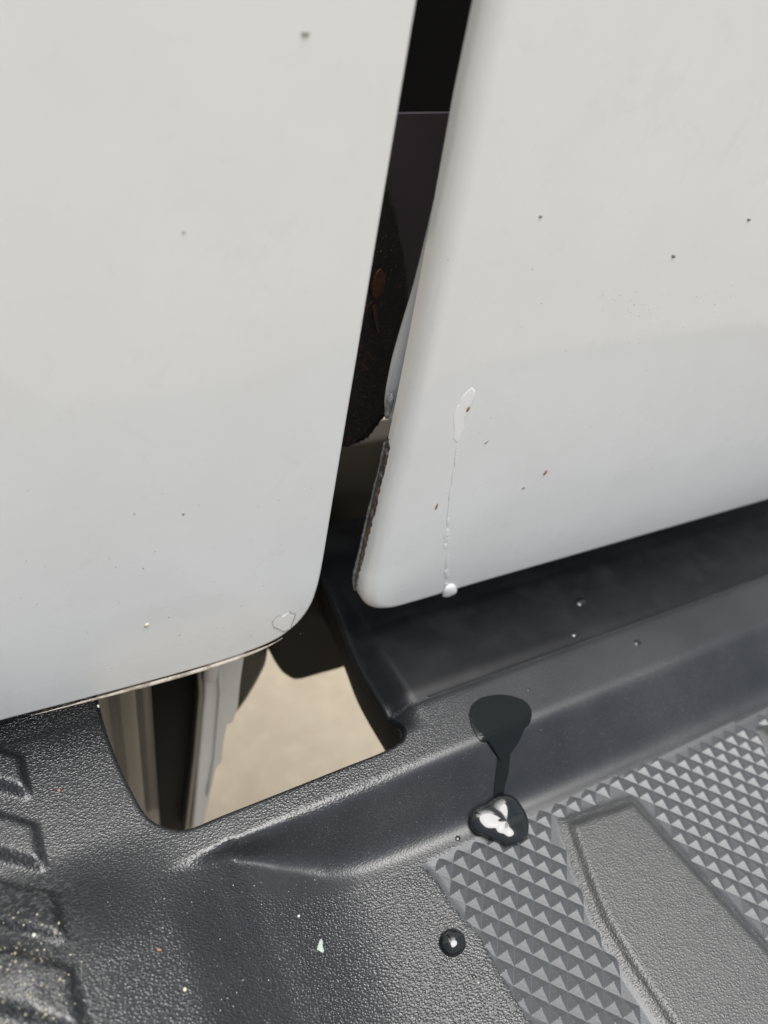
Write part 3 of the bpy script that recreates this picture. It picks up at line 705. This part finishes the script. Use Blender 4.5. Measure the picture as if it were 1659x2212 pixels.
fleck('dirt_fleck', oval(1178, 1021, 7.5, 2.2, -.95), .0003, TAN, ont, 'tan splinter alone in the middle of the tailgate', 'fleck')
fleck('dirt_fleck', oval(943, 1094, 7.5, 1.8, -1.15), .0003, TAN, ont, 'thin tan splinter near the left edge of the tailgate', 'fleck')
fleck('dirt_fleck', oval(1131, 1054, 4, 2, -.7), .0002, DIRT, ont, 'small dark fleck below left of the middle splinter', 'fleck')
fleck('dirt_fleck', oval(1051, 955, 6, 1.4, -.6), .0002, DIRT, ont, 'dark hair-thin fleck right of the soap streak tip', 'fleck')
fleck('dirt_fleck', oval(1455, 553, 4.5, 4, 0), .0003, DIRT, ont, 'dark dot on the upper tailgate, largest of those right of centre', 'fleck')
fleck('dirt_fleck', oval(1618, 474, 4, 3.4, 0), .0003, DIRT, ont, 'dark dot at the upper right of the tailgate', 'fleck')
fleck('dirt_fleck', oval(1168, 467, 4, 3.2, 0), .0003, DIRT, ont, 'faint dark dot on the upper tailgate nearest its left edge', 'fleck')
fleck('dirt_fleck', oval(660, 72, 10, 6, 0), .0003, flat('smudge', (.40, .40, .37)), onq, 'blurred grey smudge at the top of the left body panel', 'smudge')
fleck('dirt_fleck', oval(397, 500, 4.5, 3.5, 0), .0002, flat('smudge_pale', (.55, .55, .52)), onq, 'pale grey dot on the middle of the left body panel', 'fleck')
fleck('dirt_fleck', oval(396, 1110, 3, 2.6, 0), .0002, flat('dirt_mid', (.38, .38, .37)), onq, 'grey dot in the lower middle of the left body panel', 'fleck')
fleck('pale_bead', oval(212, 1525, 2.8, 2.8, 0), .0005, STONE, onq, 'tiny white bead hanging on the lower edge of the left body panel', 'bead')
def specks(name, surf, pts, mat, label):
    vs_ = []; fs_ = []
    for X, Y, r in pts:
        c = surf(X, Y); b0 = len(vs_); a0 = random.random() * 6; el_ = random.uniform(.5, 1)
        for k_ in range(6): a = a0 + k_ * math.pi / 3; vs_.append((c[0] + r * math.cos(a), c[1] + .00003, c[2] + r * el_ * math.sin(a)))
        vs_.append((c[0], c[1] - r * .5, c[2])); fs_ += [(b0 + k_, b0 + (k_ + 1) % 6, b0 + 6) for k_ in range(6)]
    o = mesh_obj(name, vs_, fs_, mat); tag(o, label, 'dirt specks', kind='stuff'); return o
pt = [(random.uniform(960, 1650), random.uniform(560, 1220), random.choice([.00012, .00015, .0002])) for _ in range(90)]
pt = [q for q in pt if q[1] < 1270 - .291 * (q[0] - 990) - 25 and (q[0] > 1300 or random.random() < .6)]
pt += [(1300 + random.random() * 359, 700 - .18 * random.random() * 300 + random.gauss(0, 26) - 20, random.choice([.00012, .0002])) for _ in range(50)]
specks('dirt_specks', ont, pt, flat('speck_tail', (.34, .33, .31)), 'fine dark dirt specks scattered over the tailgate')
pt = [(random.uniform(40, 690), random.uniform(1050, 1560), random.choice([.0001, .00014, .0002])) for _ in range(85)]
pt = [q for q in pt if q[1] < 1560 - .27 * q[0] - 15 and q[0] < 680]
pt += [(290, 1110, .00035), (250, 1225, .0003), (309, 1228, .0003), (403, 1225, .0004) if False else (365, 1333, .0003), (388, 1372, .00025)]
specks('dirt_specks', onq, pt, flat('speck_quarter', (.46, .46, .45)), 'faint grey dirt specks on the lower left body panel')

def grit(name, n, area, rs, mat, label, cat='grit'):
    vs_ = []; fs_ = []; k_ = 0
    while k_ < n:
        X, Y = area(); p = onb_s(X, Y)
        if not (-.13 < p[0] < .2): continue
        if inside(p[None, :2], hole)[0]: continue
        k_ += 1; p[2] = float(H(p[0:1], p[1:2])[0]); r = random.choice(rs) * random.uniform(.7, 1.2); b0 = len(vs_)
        for a_ in range(5): a = a_ * 1.2566 + random.random() * .5; vs_.append((p[0] + r * math.cos(a), p[1] + r * math.sin(a), p[2] - .00005 + random.random() * r * .4))
        vs_.append((p[0] + random.uniform(-.3, .3) * r, p[1], p[2] + r * .9)); fs_ += [(b0 + a_, b0 + (a_ + 1) % 5, b0 + 5) for a_ in range(5)]
    o = mesh_obj(name, vs_, fs_, mat, smooth=False); return tag(o, label, cat, kind='stuff')
grit('sand_grains', 150, lambda: (random.uniform(0, 190) * random.random() ** .3, random.uniform(1980, 2212)), [.0001, .00015, .00024], GRIT, 'pale yellow sand grains on the ribs at the bottom left of the bumper')
grit('pale_dust_grains', 260, lambda: (random.uniform(180, 1100), random.uniform(1900, 2212)), [.00008, .0001, .00014], STONE, 'tiny white dust grains scattered over the grained bumper pad')
o = fleck('leaf_fragment', [(684, 2052), (687, 2040), (692, 2028), (697, 2032), (697, 2043), (700, 2055), (695, 2058), (689, 2054)], .0003, LEAF, onb_s, 'pale green leaf fragment on the grained pad at the bottom', 'leaf fragment', False)
fleck('pebble', oval(74, 2021, 6, 5, 0), .0007, STONE, onb_s, 'white pebble on the ribbed pad at the far left', 'pebble', False)
fleck('pebble', oval(399, 2138, 4.5, 5, 0), .0005, SEED, onb_s, 'pale yellow grain on the bottom of the pad', 'grain', False)
fleck('pebble', oval(344, 2052, 6, 3, .2), .0003, ORANGE, onb_s, 'reddish fleck on the pad left of the green fragment', 'fleck', False)
fleck('pebble', oval(127, 1707 + 0, 4, 3, 0), .0003, ORANGE, onb_s, 'reddish dot on the dark plastic under the left body panel', 'fleck', False)
fleck('pebble', oval(415, 1712, 3, 4, 0), .0003, SEED, onb_s, 'small pale speck on the rim just left of the opening', 'fleck', False) if False else None
fleck('pebble', oval(645, 1979, 3, 3, 0), .0004, STONE, onb_s, 'tiny white grain above left of the green fragment', 'grain', False)
fleck('pebble', oval(1423, 1827, 8, 5, .5), .0004, SEED, onb_s, 'pale yellow crumb on the raised bar of the tread', 'crumb', False)
fleck('pebble', oval(1033, 2203 - 80, 2, 2, 0), .0003, STONE, onb_s, 'tiny white grain right of the round water drop', 'grain', False)
